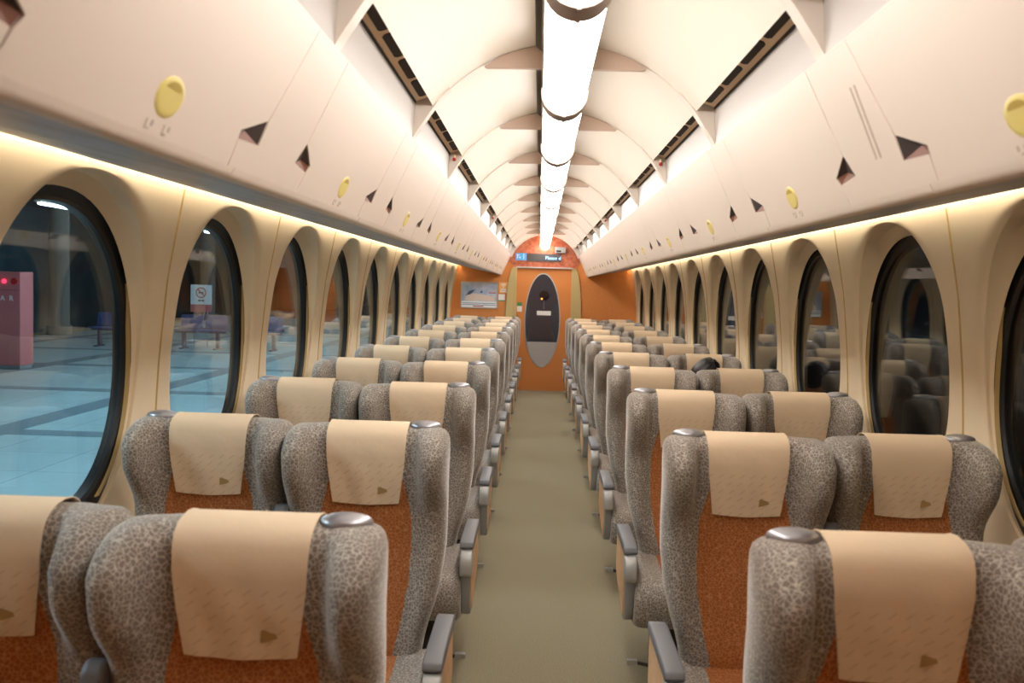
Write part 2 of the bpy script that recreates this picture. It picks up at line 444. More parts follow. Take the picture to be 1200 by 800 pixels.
# air vents in the troughs
def make_vent(s):
    r = empty('air_vent'); L0, L1 = .05, P - .05
    fr = MB(); fr.prism([(.442, 2.170), (.447, 2.178), (.499, 2.160), (.496, 2.151)], lambda a, b, t: (s * a, t, b), L0, L1); fr.build('grille', VENT, r)
    for i in range(4):
        a = L0 + .05 + i * (L1 - L0 - .06) / 4; b = a + (L1 - L0) / 4 - .055
        m = MB(); y0, y1, c = a, b, .012
        pts = [(y0, .450), (y1, .450), (y1, .468), (y1 - c, .475), (y0 + c, .475), (y0, .468)]
        m.prism(pts, lambda p, q, t: (s * q, p, 2.169 - (q - .4445) * .35 - t), .0, .0035); m.build('slot', VDARK, r)
    e = MB(); e.box(s * .4925, s * .4965, L0, L1, 2.1455, 2.153); e.build('edge_line', VDARK, r)  # solid dark line along the grille's outer edge
    return r
for s in (-1, 1):
    v0 = make_vent(s); scan()
    for k in range(0, NR_ - 1):
        y = RY0 + k * P
        o = v0 if k == 0 else copy_tree(v0, (0, y, 0))
        if k == 0: v0.location = (0, y, 0)
        tag(o, 'brown slotted air vent in the %s ceiling trough, %s from the front' % ('left' if s < 0 else 'right', ORD[k]), 'air vent', 'air vents in the ceiling troughs')
rb = MB(); rb.ellipsoid((0, -.012, 0), (.009, .009, .009)); rb.tube((0, -.012, .003), (0, -.012, .022), .006, mi=1)
RBM = rb.mesh('indicator_lamp', [RED, VENT], smooth=60)
for k, n in ((3, 'third'), (6, 'sixth')):
    for s in (-1, 1):
        tag(put('indicator_lamp', RBM, None, (s * .474, RY0 + k * P - .035, 2.125)), 'small red indicator ball on the %s ceiling rib, %s side' % (n, 'left' if s < 0 else 'right'), 'indicator lamp', 'red indicators on the ribs')

# ------------------------------------------------------------------ overhead bins
FA = Vector((.505, 2.035)); FB = Vector((.632, 1.737)); FL = (FB - FA).length
def onface(s, y, z, d=0):                   # point on the sloping bin face; d = inwards to the bin
    t = (2.035 - z) / .298
    n = Vector((.298, .127)).normalized()   # into the bin (outward, up)
    return (s * (.505 + .127 * t + n.x * d), y, z + n.y * d)
def make_bin(s):
    r = empty('overhead_bin')
    ZL = 1.746; g = .0022; yb = 1.917
    strip = [(1.849, 2.035), (2.116, 2.035), (2.08, 1.845), (2.052, 1.80), (2.158, 1.791), (2.146, ZL), (1.678, ZL), (1.674, 1.793), (1.786, 1.797), (1.785, 1.843)]
    door = [(2.116, 2.035), (1.849 + P, 2.035), (1.785 + P, 1.843), (1.672 + P, 1.808), (1.674 + P, 1.793), (1.678 + P, ZL), (2.146, ZL), (2.158, 1.791), (2.169, 1.808), (2.08, 1.845)]
    def panel(name, poly):
        cy = sum(a for a, b in poly) / len(poly)
        q = [(a + (g if a < cy else -g), b) for a, b in poly]
        m = MB(); m.prism(q, lambda a, b, d: onface(s, a - yb, b, d), 0, .014)
        return m.build(name, BINF, r)
    dr = panel('door', door); panel('end_strip', strip)
    sl = MB()
    for dy in (-.035, -.012): sl.prism([(1.917 + dy - .003, 1.955), (1.917 + dy + .003, 1.955), (1.917 + dy + .003, 1.815), (1.917 + dy - .003, 1.815)], lambda a, b, d: onface(s, a - yb, b, d), -.0015, .002)
    if s > 0: SLOTM.append(sl.mesh('slot', ICON))
    b = MB()                                 # body behind the panels and the underside
    prof = [(.519, 2.037), (.643, 1.752), (.638, 1.737), (.646, 1.731), (.665, 1.731), (1.255, 1.852), (1.25, 1.93), (.53, 2.12)]
    b.prism(prof, lambda a, c, d: (s * a, d, c), -.2, P - .204)
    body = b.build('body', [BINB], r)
    lip = MB(); lp = [onface(1, 0, ZL, 0), (.633, 0, 1.737), (.637, 0, 1.730), (.646, 0, 1.727), (.668, 0, 1.7305), (.668, 0, 1.736), (.65, 0, 1.74), onface(1, 0, ZL + .001, .014)]
    lip.prism([(p[0], p[2]) for p in lp], lambda a, c, d: (s * a, d, c), -.2, P - .204); lip.build('lip', BINF, r, smooth=50)
    for tri in ([(2.08, 1.845), (2.169, 1.808), (2.158, 1.791), (2.052, 1.80)], [(1.785, 1.843), (1.786, 1.797), (1.674, 1.793), (1.672, 1.808)]):
        m = MB(); cy = sum(a for a, b_ in tri) / 4; cz = sum(b_ for a, b_ in tri) / 4
        out = [onface(s, a - yb, z, .002) for a, z in tri]; apex = onface(s, cy - yb + (.01 if cy > yb else -.01), cz, .013)
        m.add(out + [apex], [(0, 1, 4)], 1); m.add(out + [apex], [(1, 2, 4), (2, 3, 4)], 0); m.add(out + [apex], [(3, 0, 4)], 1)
        m.build('finger_recess', [RECESS, RECESSD], r)
    la = MB(); ly, lz = 2.556 - yb, 1.803
    def lf(u, q):
        t = u * 2 * PI; k = [1.0, .93, .75, .4, .02][round(q * 4)]; h = [0, -.0015, -.002, -.002, -.002][round(q * 4)]
        rz_ = .027 if math.sin(t) > 0 else .031
        return onface(s, ly + .046 * k * math.cos(t), lz + rz_ * k * math.sin(t), h)
    la.grid(lf, 32, 4, 0, True); lt = la.build('latch', LATCH, dr, smooth=60)
    pu = MB(); pp = [(.026 * math.cos(PI * i / 10), .010 + .010 * math.sin(PI * i / 10)) for i in range(11)]
    pu.prism(pp, lambda a, c, d: onface(s, ly + a, lz + c, d), -.0028, -.001); pu.build('latch_pull', LATCHD, dr)
    for dx in (-.03, .03):
        ic = MB()
        for (x0, x1, z0, z1) in ((-.012, -.008, -.006, .008), (-.012, .004, -.006, -.003), (.006, .012, .0, .008)):
            ic.prism([(dx + x0, z0), (dx + x1, z0), (dx + x1, z1), (dx + x0, z1)], lambda a, c, d: onface(s, ly + a, lz - .046 + c, d), -.0008, .0005)
        ic.build('seat_icon', ICON, dr)
    return r
SLOTM = []
NB = 11
for s in (-1, 1):
    b0 = make_bin(s); scan()
    for j in range(-1, NB - 1):
        y = 1.917 + P * j
        o = b0 if j == -1 else copy_tree(b0, (0, y, 0))
        if j == -1: b0.location = (0, y, 0)
        sd = 'left' if s < 0 else 'right'
        tag(o, 'cream overhead luggage bin on the %s, %s from the front' % (sd, ORD[j + 1]), 'luggage bin', 'overhead bins on the %s' % sd)
        if s > 0 and j == 0: put('slot', SLOTM[0], o)
    for ya, yb_ in ((YN, 1.917 - P), (1.917 + P * (NB - 1), D)):
        m = MB(); m.prism([(.507, 2.03), (.632, 1.742), (.638, 1.732), (.65, 1.729), (1.255, 1.852), (1.25, 1.93), (.52, 2.15)], lambda a, c, d: (s * a, d, c), ya, yb_)
        tn += 1; struct(m.build('trim_%d' % tn, BINF))
    # cove light where the bins meet the wall
    m = MB(); m.prism([(1.252, 1.888), (1.270, 1.888), (1.270, 1.896), (1.252, 1.896)], lambda a, c, d: (s * a, d, c), YN, D - .02)
    tag(m.build('cove_light', COVE), 'long warm light strip between bins and %s wall' % ('left' if s < 0 else 'right'), 'light strip', 'cove lights')
    m = MB(); m.box(s * 1.25, s * 1.31, YN, D, 1.897, 1.93); tn += 1; struct(m.build('trim_%d' % tn, CREAM))

# ------------------------------------------------------------------ seats
T = 1.106
def Wz(z): return float(np.interp(z, [.36, .47, .60, .74, .95, 1.0, 1.04, 1.07, 1.09, T], [.17, .188, .228, .246, .250, .252, .253, .251, .243, .218]))
def y0z(z): return float(np.interp(z, [.36, .45, .6, .75, .86, .95, 1.03, T], [.365, .365, .385, .40, .402, .385, .380, .392]))
def ybz(z): return float(np.interp(z, [.36, .6, .9, T], [.50, .525, .535, .525]))
def rnd(s_): s_ = min(1, max(0, s_)); return 1 - math.sqrt(max(0, 1 - s_ * s_))
def wing(x, z):
    a = abs(x)
    body = .030 * ss(.12, .20, a) * ss(.40, .55, z) * (1 - .3 * ss(.75, .9, z))
    head = .086 * ss(.142, .190, a) * ss(.80, .985, z) * (1 - ss(1.025, 1.105, z) * .62)
    crease = -.008 * math.exp(-((a - .150) / .014) ** 2) * ss(.86, .93, z)
    return body + head + crease
def yf(x, z, off=0):
    W = Wz(z); h = (ybz(z) - y0z(z)) / 2
    e = rnd((abs(x) - (W - .036)) / .036); t = rnd((z - (T - .035)) / .035)
    f = y0z(z) - wing(x, z)
    m = (f + ybz(z)) / 2
    k = 1 - max(e, t, 1 - (1 - e) * (1 - t))
    return m - (m - f) * k - off * (1 if k > .1 else .3)
def yb(x, z):
    W = Wz(z); e = rnd((abs(x) - (W - .035)) / .035); t = rnd((z - (T - .035)) / .035)
    f = y0z(z) - wing(x, z); m = (f + ybz(z)) / 2
    return m + (ybz(z) - m) * (1 - e) * (1 - t)
US = [-1, -.985, -.95, -.9, -.84, -.78, -.72, -.66, -.6, -.54, -.48, -.38, -.25, -.12, 0]
US = US + [-u for u in US[-2::-1]]
ZS = [.36, .40, .45, .5, .56, .62, .68, .74, .79, .83, .86, .885, .91, .935, .96, .985, 1.01, 1.03, 1.05, 1.065, 1.08, 1.092, 1.1, 1.1045, T]
def backrest_mesh():
    m = MB(); n = len(US)
    v = []
    for z in ZS:
        W = Wz(z)
        v += [(u * W, yf(u * W, z), z) for u in US] + [(u * W, yb(u * W, z), z) for u in US[-2:0:-1]]
    k = 2 * n - 2
    f = [(j * k + i, j * k + (i + 1) % k, (j + 1) * k + (i + 1) % k, (j + 1) * k + i) for j in range(len(ZS) - 1) for i in range(k)]
    f += [tuple(range(k))[::-1]]
    o = (len(ZS) - 1) * k
    m.add(v, f)
    return m.mesh('backrest', GREYV, smooth=180, weld=True)
def hz(z): return float(np.interp(z, [.40, .5, .62, .75, .83, .92, 1.02], [.095, .12, .143, .150, .147, .125, .098]))
def panel_mesh():
    m = MB()
    def fn(u, q):
        z = .40 + .62 * q; x = (2 * u - 1) * hz(z); e = min(u, 1 - u) * 12
        return (x, yf(x, z) - .0035 * min(1, e) + .002 * (e <= 0), z)
    m.grid(fn, 24, 30)
    return m.mesh('backrest_panel', ORANGEV, smooth=180)
def cover_mesh():
    m = MB()
    path = [('b', 1.03), ('b', 1.06), ('b', 1.08), ('b', 1.095), ('b', 1.103), ('t', 0), ('f', 1.103), ('f', 1.095), ('f', 1.085), ('f', 1.07), ('f', 1.05), ('f', 1.03)] + [('f', 1.03 - .155 * i / 8) for i in range(1, 9)]
    nv = len(path) - 1; o = .006
    def fn(u, q):
        w, z = path[round(q * nv)]; c = 2 * u - 1
        zz = T if w == 't' else z
        hw = float(np.interp(zz, [.87, 1.0, 1.09, 1.12], [.101, .118, .123, .124])); x = c * hw
        wr = .0022 * math.sin(7 * c + 23 * zz) * ss(.0, .1, 1.06 - zz)
        if w == 't': return (x, (yf(x, T) + yb(x, T)) / 2, T + o + .002)
        ta = ss(1.05, T, zz)
        if w == 'b': return (x, yb(x, zz) + o * (1 - .5 * ta), zz + o * ta + .002 * (abs(c) > .97) * ss(1.09, 1.1, zz))
        zl = zz - (.007 * (1 - c * c) if zz < .90 else 0)
        return (x, yf(x, zz) - o * (1 - .4 * ta) - wr - .004 * ss(.93, .875, zz), zl + o * ta)
    m.grid(fn, 22, nv)
    me = m.mesh('head_cover', CLOTH, smooth=180)
    bm = bmesh.new(); bm.from_mesh(me); bmesh.ops.solidify(bm, geom=bm.faces[:], thickness=-.0025); bmesh.ops.recalc_face_normals(bm, faces=bm.faces); bm.to_mesh(me); bm.free()
    me.polygons.foreach_set('use_smooth', [True] * len(me.polygons)); me.set_sharp_from_angle(angle=math.radians(50))
    return me
def emblem_mesh():
    m = MB()
    pts = [(.038, -.011), (.050, -.0085), (.085, .0035), (.060, .0075), (.044, .013), (.040, .012)]
    q = [(a - .002, .912 + b) for a, b in pts]
    m.prism(q, lambda a, z, d: (a, yf(a, z) - .0125 - .004 * ss(.93, .875, z) * 1 - d + .0045, z), 0, .001)
    return m.mesh('emblem', EMB)
def cushion_mesh():
    m = MB()
    xs = [-.235, -.232, -.222, -.205, -.15, -.11, 0, .11, .15, .205, .222, .232, .235]
    prof = [(.36, .23), (.02, .215), (-.012, .222), (-.03, .245), (-.04, .29), (-.042, .33), (-.034, .362), (-.012, .384), (.03, .396), (.15, .398), (.28, .402), (.36, .408), (.40, .41)]
    n = len(prof)
    v = []
    for x in xs:
        e = rnd((abs(x) - .195) / .04)
        for (y, z) in prof:
            b = .012 * ss(.12, .2, abs(x)) * (z > .36)
            v.append((x, y + (.025 * e if y < .1 else 0), z + b - (.03 * e if z > .3 else -.01 * e)))
    f = []; mi = []
    for i in range(len(xs) - 1):
        for j in range(n - 1):
            f.append((i * n + j, (i + 1) * n + j, (i + 1) * n + j + 1, i * n + j + 1)); mi.append(1 if abs(xs[i] + xs[i + 1]) / 2 < .13 and j >= 5 else 0)
    m.add(v, f); m.m = mi
    m.add([v[j] for j in range(n)], [tuple(range(n))], 0); m.add([v[(len(xs) - 1) * n + j] for j in range(n)], [tuple(range(n))], 0)
    return m.mesh('cushion', [GREYV, ORANGEV], smooth=50, weld=True)
def grip_mesh(s):
    m = MB(); m.ellipsoid((s * .172, .452, 1.104), (.050, .036, .018), nu=24, nv=12, e=.8)
    return m.mesh('hand_grip', GRIPM, smooth=180)
SEATM = dict(back=backrest_mesh(), panel=panel_mesh(), cover=cover_mesh(), emblem=emblem_mesh(), cushion=cushion_mesh())
def make_seat(s, kind):
    """s = side of the seat (local x sign) on which the arm stands: towards the aisle, or the wall for a window seat"""
    r = empty('train_seat')
    put('backrest', SEATM['back'], r); put('backrest_panel', SEATM['panel'], r)['label'] = 'orange velour centre panel'
    cv = put('head_cover', SEATM['cover'], r); cv['label'] = 'beige head cover cloth with gold arrow emblem'; put('emblem', SEATM['emblem'], cv)
    put('seat_cushion', SEATM['cushion'], r)
    put('hand_grip', grip_mesh(s), r)['label'] = 'silver hand grip'
    b = MB(); b.box(-.13, .13, .12, .36, 0.0, .225); b.build('pedestal', DARKM, r, bevel=.01)
    k = MB(); k.box(-.15, .15, .43, .50, .20, .37); k.build('back_bracket', DARKM, r, bevel=.008)
    P3 = lambda a, c, d: (s * d, a, c)
    # arm body outline in (y, z)
    body = [(.40, .505), (.04, .50), (.005, .488), (-.012, .455), (-.008, .42), (.004, .40), (.012, .33), (.026, .265), (.048, .232), (.075, .226), (.20, .27), (.38, .31), (.40, .33)]
    a = MB(); a.prism(body, P3, .234, .272); arm = a.build('armrest', GREYM, r, bevel=.008, seg=3, smooth=60)
    c_ = MB(); cap = [(.06, .503), (.03, .503), (.0, .496), (-.018, .476), (-.023, .448), (-.020, .412), (-.006, .398), (.06, .42)]
    c_.prism(cap, P3, .230, .2795); c_.build('arm_front', SILV, arm, bevel=.008, seg=3, smooth=60)
    p = MB(); pad = [(.41, .500), (.41, .530), (.36, .537), (.06, .537), (.022, .530), (.012, .512), (.02, .503)]
    p.prism(pad, P3, .226, .2815); p.build('arm_pad', PADM, arm, bevel=.009, seg=3, smooth=60)
    if kind == 'aisle':
        w = MB(); w.prism([(.40, .494), (.055, .490), (.05, .42), (.05, .29), (.072, .245), (.10, .262), (.33, .31), (.40, .34)], P3, .270, .2765); w.build('wood_panel', WOOD, arm, bevel=.002)
        f_ = MB(); f_.tube((s * .16, -.045, .085), (s * .228, -.045, .098), .007, 8); f_.tube((s * .16, -.045, .085), (s * .16, .06, .085), .007, 8); pd = f_.build('foot_pedal', DARKM, r, smooth=40)
        t_ = MB(); t_.box(s * .222, s * .262, -.055, -.035, .091, .107)
        for i in range(6): t_.box(s * (.224 + .0065 * i), s * (.227 + .0065 * i), -.0575, -.0325, .089, .1095)
        t_.build('pedal_tip', STEEL, pd)
        ca = MB(); ca.prism([(.345, .46), (.39, .46), (.405, .60), (.405, .84), (.395, .862), (.372, .862), (.352, .84)], lambda y, z, d: (-s * d, y, z), .232, .278); ca.build('middle_armrest', PADM, r, bevel=.012, seg=3)
    return r
XA, XW = .578, 1.085
for sd, nm in ((-1, 'left'), (1, 'right')):
    for kind in ('aisle', 'window'):
        arm = -sd if kind == 'aisle' else sd
        s0 = make_seat(arm, kind); scan()
        for n in range(11):
            loc = (sd * (XA if kind == 'aisle' else XW), 1.027 * P + n * P + (.06 if kind == 'window' else 0), 0)
            o = s0 if n == 0 else copy_tree(s0, loc)
            if n == 0: s0.location = loc
            tag(o, 'grey and orange %s seat %s of the aisle, %s' % (kind, nm, 'nearest row' if n == 0 else 'last row before the end wall' if n == 10 else ORD[n] + ' row from the front'), 'seat', 'train seats %s of the aisle' % nm)

# ------------------------------------------------------------------ person asleep in the fifth row, right window seat
def skin_body(name, pts, edges, rad, m, parent, sub=2, root=0):
    me = bpy.data.meshes.new(name); me.from_pydata(pts, edges, []); o = put(name, me, parent); me.materials.append(m)
    md = o.modifiers.new('skin', 'SKIN'); md.use_smooth_shade = True
    if not me.skin_vertices: 
        o.modifiers.remove(md); bm = bmesh.new(); bm.from_mesh(me); bm.verts.layers.skin.verify(); bm.to_mesh(me); bm.free(); md = o.modifiers.new('skin', 'SKIN'); md.use_smooth_shade = True
    for i, v in enumerate(me.skin_vertices[0].data):
        rr = rad[i]; v.radius = rr if isinstance(rr, tuple) else (rr, rr); v.use_root = (i == root)
    o.modifiers.new('sub', 'SUBSURF').levels = sub; o.modifiers['sub'].render_levels = sub
    bpy.context.view_layer.update()
    me2 = bpy.data.meshes.new_from_object(o.evaluated_get(bpy.context.evaluated_depsgraph_get()))
    o.modifiers.clear(); o.data = me2; me2.materials.clear(); me2.materials.append(m)
    me2.polygons.foreach_set('use_smooth', [True] * len(me2.polygons))
    return o
pr = empty('person', (XW + .0, 1.027 * P + 4 * P + .06, 0))
tag(pr, 'person with short black hair slumped in a right window seat', 'person')
HC = Vector((-.024, .235, .974))             # head centre
tilt = Matrix.Rotation(math.radians(22), 4, 'Y') @ Matrix.Rotation(math.radians(38), 4, 'X')   # bowed forward and leaning to the aisle
def head_mesh():
    m = MB()
    def fn(u, q):
        a = u * 2 * PI; b = (q - .5) * PI * .995
        x, y, z = .077 * math.cos(b) * math.cos(a), .095 * math.cos(b) * math.sin(a), .116 * math.sin(b)
        if z < 0: x *= 1 - .25 * (z / -.116) ** 1.5; y = y * (1 - .2 * (-z / .116)) - .012 * (-z / .116)
        fx = math.exp(-(x / .014) ** 2)
        if y < 0:
            y -= .020 * fx * math.exp(-((z + .025) / .018) ** 2)            # nose
            y -= .006 * math.exp(-(x / .024) ** 2) * math.exp(-((z + .064) / .010) ** 2)   # lips
            y += .008 * math.exp(-((abs(x) - .032) / .014) ** 2) * math.exp(-((z - .004) / .014) ** 2)  # eye hollows
            y -= .006 * math.exp(-((z - .026) / .012) ** 2) * math.exp(-(x / .05) ** 2)
        return (x, y, z)
    m.grid(fn, 40, 30, 0, True)
    for s in (-1, 1): m.ellipsoid((s * .08, .008, -.012), (.010, .020, .032), nu=12, nv=8)
    return m
hm = head_mesh()
hm.v = [tuple(HC + tilt @ Vector(v)) for v in hm.v]
# body with head as one mesh
pts = [(0, .24, .50), (0, .27, .62), (0, .29, .75), (0, .275, .85), tuple(HC + tilt @ Vector((0, .02, -.09))),      # pelvis .. neck
       (-.175, .27, .81), (-.215, .20, .62), (-.12, .02, .53), (-.07, -.03, .52),
       (.175, .27, .81), (.215, .20, .62), (.12, .02, .53), (.07, -.03, .52),
       (-.09, .20, .47), (-.10, -.14, .48), (-.10, -.16, .10), (-.10, -.24, .04),
       (.09, .20, .47), (.10, -.14, .48), (.10, -.16, .10), (.10, -.24, .04)]
ed = [(0, 1), (1, 2), (2, 3), (3, 4), (3, 5), (5, 6), (6, 7), (7, 8), (3, 9), (9, 10), (10, 11), (11, 12), (0, 13), (13, 14), (14, 15), (15, 16), (0, 17), (17, 18), (18, 19), (19, 20)]
rad = [(.15, .10), (.14, .10), (.165, .10), (.09, .075), .052, .055, .045, .034, .03, .055, .045, .034, .03, .085, .065, .045, .04, .085, .065, .045, .04]
bd = skin_body('body', pts, ed, rad, SKIN, pr)
bm = bmesh.new(); bm.from_mesh(bd.data)
hme = hm.mesh('head', SKIN, smooth=180); bm.from_mesh(hme)
bm.to_mesh(bd.data); bm.free(); bd.data.polygons.foreach_set('use_smooth', [True] * len(bd.data.polygons))
sh = skin_body('shirt', pts[:4] + [pts[5], pts[6], pts[7], pts[9], pts[10], pts[11]], [(0, 1), (1, 2), (2, 3), (3, 4), (4, 5), (5, 6), (3, 7), (7, 8), (8, 9)], [(.165, .115), (.155, .115), (.18, .115), (.105, .09), .068, .058, .044, .068, .058, .044], SHIRT, pr)
tr = skin_body('trousers', [pts[0]] + pts[13:16] + pts[17:20], [(0, 1), (1, 2), (2, 3), (0, 4), (4, 5), (5, 6)], [(.16, .11), .098, .078, .06, .098, .078, .06], TROUS, pr)
fg = MB()
for s in (-1, 1):
    for i in range(4):
        b0_ = Vector((s * (.065 - .016 * i), -.05, .525)); b1_ = b0_ + Vector((0, -.045 + .006 * abs(i - 1.5), -.005)); b2_ = b1_ + Vector((0, -.02, -.022))
        fg.tube(b0_, b1_, .0088, 8, r2=.008); fg.tube(b1_, b2_, .008, 8, r2=.0065)
    fg.tube((s * .05, -.01, .535), (s * .025, -.045, .548), .010, 8, r2=.008)
fg.build('fingers', SKIN, bd, smooth=60)
ft = MB()
for s in (-1, 1): ft.ellipsoid((s * .10, -.24, .042), (.045, .12, .042), nu=16, nv=8)
ft.build('shoes', BLACK, pr, smooth=60)
hr = MB()
def hairf(u, q):
    a = u * 2 * PI; b = (-.18 + .68 * q) * PI * .995
    if math.sin(a) < 0: b = max(b, (.16 + .10 * abs(math.cos(a)) * -1) * PI * (-math.sin(a)) + b * 0) if b < .16 * PI * -math.sin(a) else b
    k = 1.25 + .02 * math.sin(9 * a + 3 * q) + .012 * math.sin(23 * a)
    v = Vector((.077 * k * math.cos(b) * math.cos(a), .006 + .097 * k * math.cos(b) * math.sin(a), .116 * (k - .02) * math.sin(b) + .002))
    return tuple(HC + tilt @ v)
hr.grid(hairf, 44, 18, 0, True)
hr.build('hair', HAIR, pr, smooth=60)

# ------------------------------------------------------------------ end bulkhead
DW, DH = .415, 1.856
w = MB()
f3 = lambda a, c, d: (a, d, c)
for s in (-1, 1):
    w.prism([(s * DW, 0), (s * 1.46, 0), (s * 1.46, 1.92), (s * .66, 1.92), (s * .52, 1.93), (s * DW, DH)], f3, D, D + .05)
w.prism([(-DW, DH), (DW, DH), (.9, 2.0), (.6, 2.44), (-.6, 2.44), (-.9, 2.0)], f3, D + .001, D + .049)
end = w.build('wall_back', ORANGE_W); struct(end, 'orange carpeted end wall with the door')
lt_ = MB(); RA = .545
lpoly = [(-.45, DH), (.45, DH), (.527, 1.93)] + [(RA * math.sin(t), ZC + RA * math.cos(t)) for t in [1.32 - 2.64 * i / 24 for i in range(25)]] + [(-.527, 1.93)]
lt_.prism(lpoly, f3, D - .014, D + .0005); tn += 1; struct(lt_.build('trim_%d' % tn, LINTEL), 'reddish burl wood panel above the door')
ar = MB()
def archf(u, q):
    t = -1.2 + 2.4 * u; R = [.532, .56, .56, .532, .532][round(q * 4)]; y = [D - .05, D - .05, D - .015, D - .015, D - .05][round(q * 4)]
    return (R * math.sin(t), y, ZC + R * math.cos(t))
ar.grid(archf, 32, 4); tn += 1; struct(ar.build('trim_%d' % tn, CREAM, smooth=40))
hd = MB(); hd.box(-.42, .42, D - .02, D + .01, DH - .012, DH + .006); tn += 1; struct(hd.build('trim_%d' % tn, SILV))
for s in (-1, 1):
    pts_ = [(DW - .005, 0), (.565, 0), (.572, .55), (.566, 1.1)] + [(.461 + .105 * math.cos(i / 8 * PI / 2), 1.1 + .75 * math.sin(i / 8 * PI / 2)) for i in range(1, 9)] + [(DW - .005, 1.852)]
    m = MB(); m.prism([(s * a, b) for a, b in pts_], f3, D - .03, D + .001); m.box(s * (DW - .006), s * (DW + .035), D - .034, D - .028, 0, 1.85)
    tn += 1; struct(m.build('trim_%d' % tn, POST, bevel=.004), 'olive door post')
# sliding door with oval glass
dr = empty('door_1', (0, D + .03, 0)); struct(dr, 'orange sliding door with a tall oval window')
EA, EB, EZ, EX = .263, .703, 1.062, -.011
lf_ = MB(); NE = 64
ts = sorted([2 * PI * i / NE for i in range(NE)] + [math.atan2(b - EZ, a - EX) % (2 * PI) for a in (-.46, .46) for b in (.0, 1.90)])
n = len(ts); v = []
for y in (0, .035):
    for t in ts:
        tt = math.atan2(math.sin(t) * EA, math.cos(t) * EB) if False else t
        c, s_ = math.cos(t), math.sin(t); rr = 1 / math.sqrt((c / EA) ** 2 + (s_ / EB) ** 2); v.append((EX + rr * c, y, EZ + rr * s_))
    for t in ts:
        c, s_ = math.cos(t), math.sin(t)
        kx = ((.46 - EX) if c > 0 else (-.46 - EX)) / c if abs(c) > 1e-9 else 1e9; kz = ((1.90 - EZ) if s_ > 0 else (-EZ)) / s_ if abs(s_) > 1e-9 else 1e9
        kk = min(kx, kz); v.append((EX + kk * c, y, EZ + kk * s_))
fs = []
for i in range(n):
    j = (i + 1) % n
    fs += [(i, j, n + j, n + i), (2 * n + i, 3 * n + i, 3 * n + j, 2 * n + j), (i, 2 * n + i, 2 * n + j, j), (n + i, n + j, 3 * n + j, 3 * n + i)]
lf_.add(v, fs); lf_.build('door_leaf', ORANGE_W, dr)
rm = MB()
def rimf(u, q):
    t = u * 2 * PI; k = [1.0, 1.03, 1.03, .975, .975][round(q * 4)]; y = [-.0005, -.0005, -.006, -.006, .01][round(q * 4)]
    ee = k - 1
    return (EX + (EA + ee * .3) * math.cos(t), y, EZ + (EB + ee * .3) * math.sin(t))
rm.grid(rimf, 64, 4, 0, True); rm.build('oval_rim', STEEL, dr, smooth=40)
gg = MB(); NG = 64
gv = [(EX + EA * math.cos(2 * PI * i / NG), y, EZ + EB * math.sin(2 * PI * i / NG)) for y in (.014, .02) for i in range(NG)]
gg.add(gv, [tuple(range(NG))[::-1], tuple(range(NG, 2 * NG))] + [(i, (i + 1) % NG, (i + 1) % NG + NG, i + NG) for i in range(NG)]); gg.build('oval_glass', SMOKE, dr)
st = MB(); st.box(-.095, .115, .0115, .0135, 1.14, 1.205); st.build('glass_sticker', WHITE, dr)['label'] = 'white strip sticker on the dark oval glass'
lb = MB(); lb.box(-.397, -.322, -.003, 0, 1.185, 1.27); lb.build('door_notice', WHITE, dr); l2 = MB(); l2.box(-.397, -.322, -.003, 0, 1.272, 1.325); l2.build('notice_header', GRST, dr)
hn = MB(); hn.box(-.388, -.368, -.02, 0, .93, 1.16); hn.build('door_handle', LATCHD, dr, bevel=.004)['label'] = 'yellow pull handle'
# vestibule beyond the glass
vb = MB()
vb.box(-1.2, 1.2, 16.6, 16.65, 0, 2.4); vb.box(-1.0, -.95, D + .2, 16.6, 0, 2.4); vb.box(.95, 1.0, D + .2, 16.6, 0, 2.4); vb.box(-1.0, 1.0, D + .08, 16.6, 2.35, 2.4)
struct(vb.build('wall_vestibule', VEST))
struct(MB().box(-1.0, 1.0, D + .1, 16.6, -.04, 0).build('floor_vestibule', VFLOOR))
d2 = empty('door_2', (0, 16.6, 0)); struct(d2, 'dark door beyond the glass with a round port')
pt = MB(); pt.box(-.42, .42, -.03, 0, 0, 1.95); pt.build('door_leaf', mat('far_door', (78, 80, 82), .5), d2); pt = MB(); pt.box(-.42, .42, -.034, -.029, 0, .60); pt.build('floor_stand_in', mat('pale_stand_in', (238, 230, 212), .4), d2)  # made-up pale plate stands in for the bright floor beyond
ci = MB(); ci.tube((.02, -.045, 1.42), (.02, -.03, 1.42), .085, 32); ci.build('round_port', BLACK, d2); ci = MB(); ci.box(.012, .028, -.036, -.03, 1.18, 1.335); ci.build('lock_bar', STEEL, d2)
for x, z in ((-.02, 1.36), (.24, 1.53)):  # glowing balls added in place of orange light reflections
    m = MB(); m.ellipsoid((0, 0, 0), (.016, .012, .016)); tag(m.build('orange_glint', VGLINT, None, smooth=60), 'small glowing amber spot standing for an orange reflection, %s' % ('below the round port' if x < 0 else 'upper right'), 'reflection', 'amber reflection spots behind the door glass').location = (x, 16.55, z)

m = MB(); m.box(-.5, .5, 15.3, 15.5, 2.33, 2.35); tag(m.build('vestibule_fill', mat('vestibule_tube', (255, 250, 240), .4, emit=((255, 250, 242), 34))), 'added unseen panel light that brightens the vestibule behind the door', 'ceiling light')  # unseen lamp added to brighten the view through the oval glass
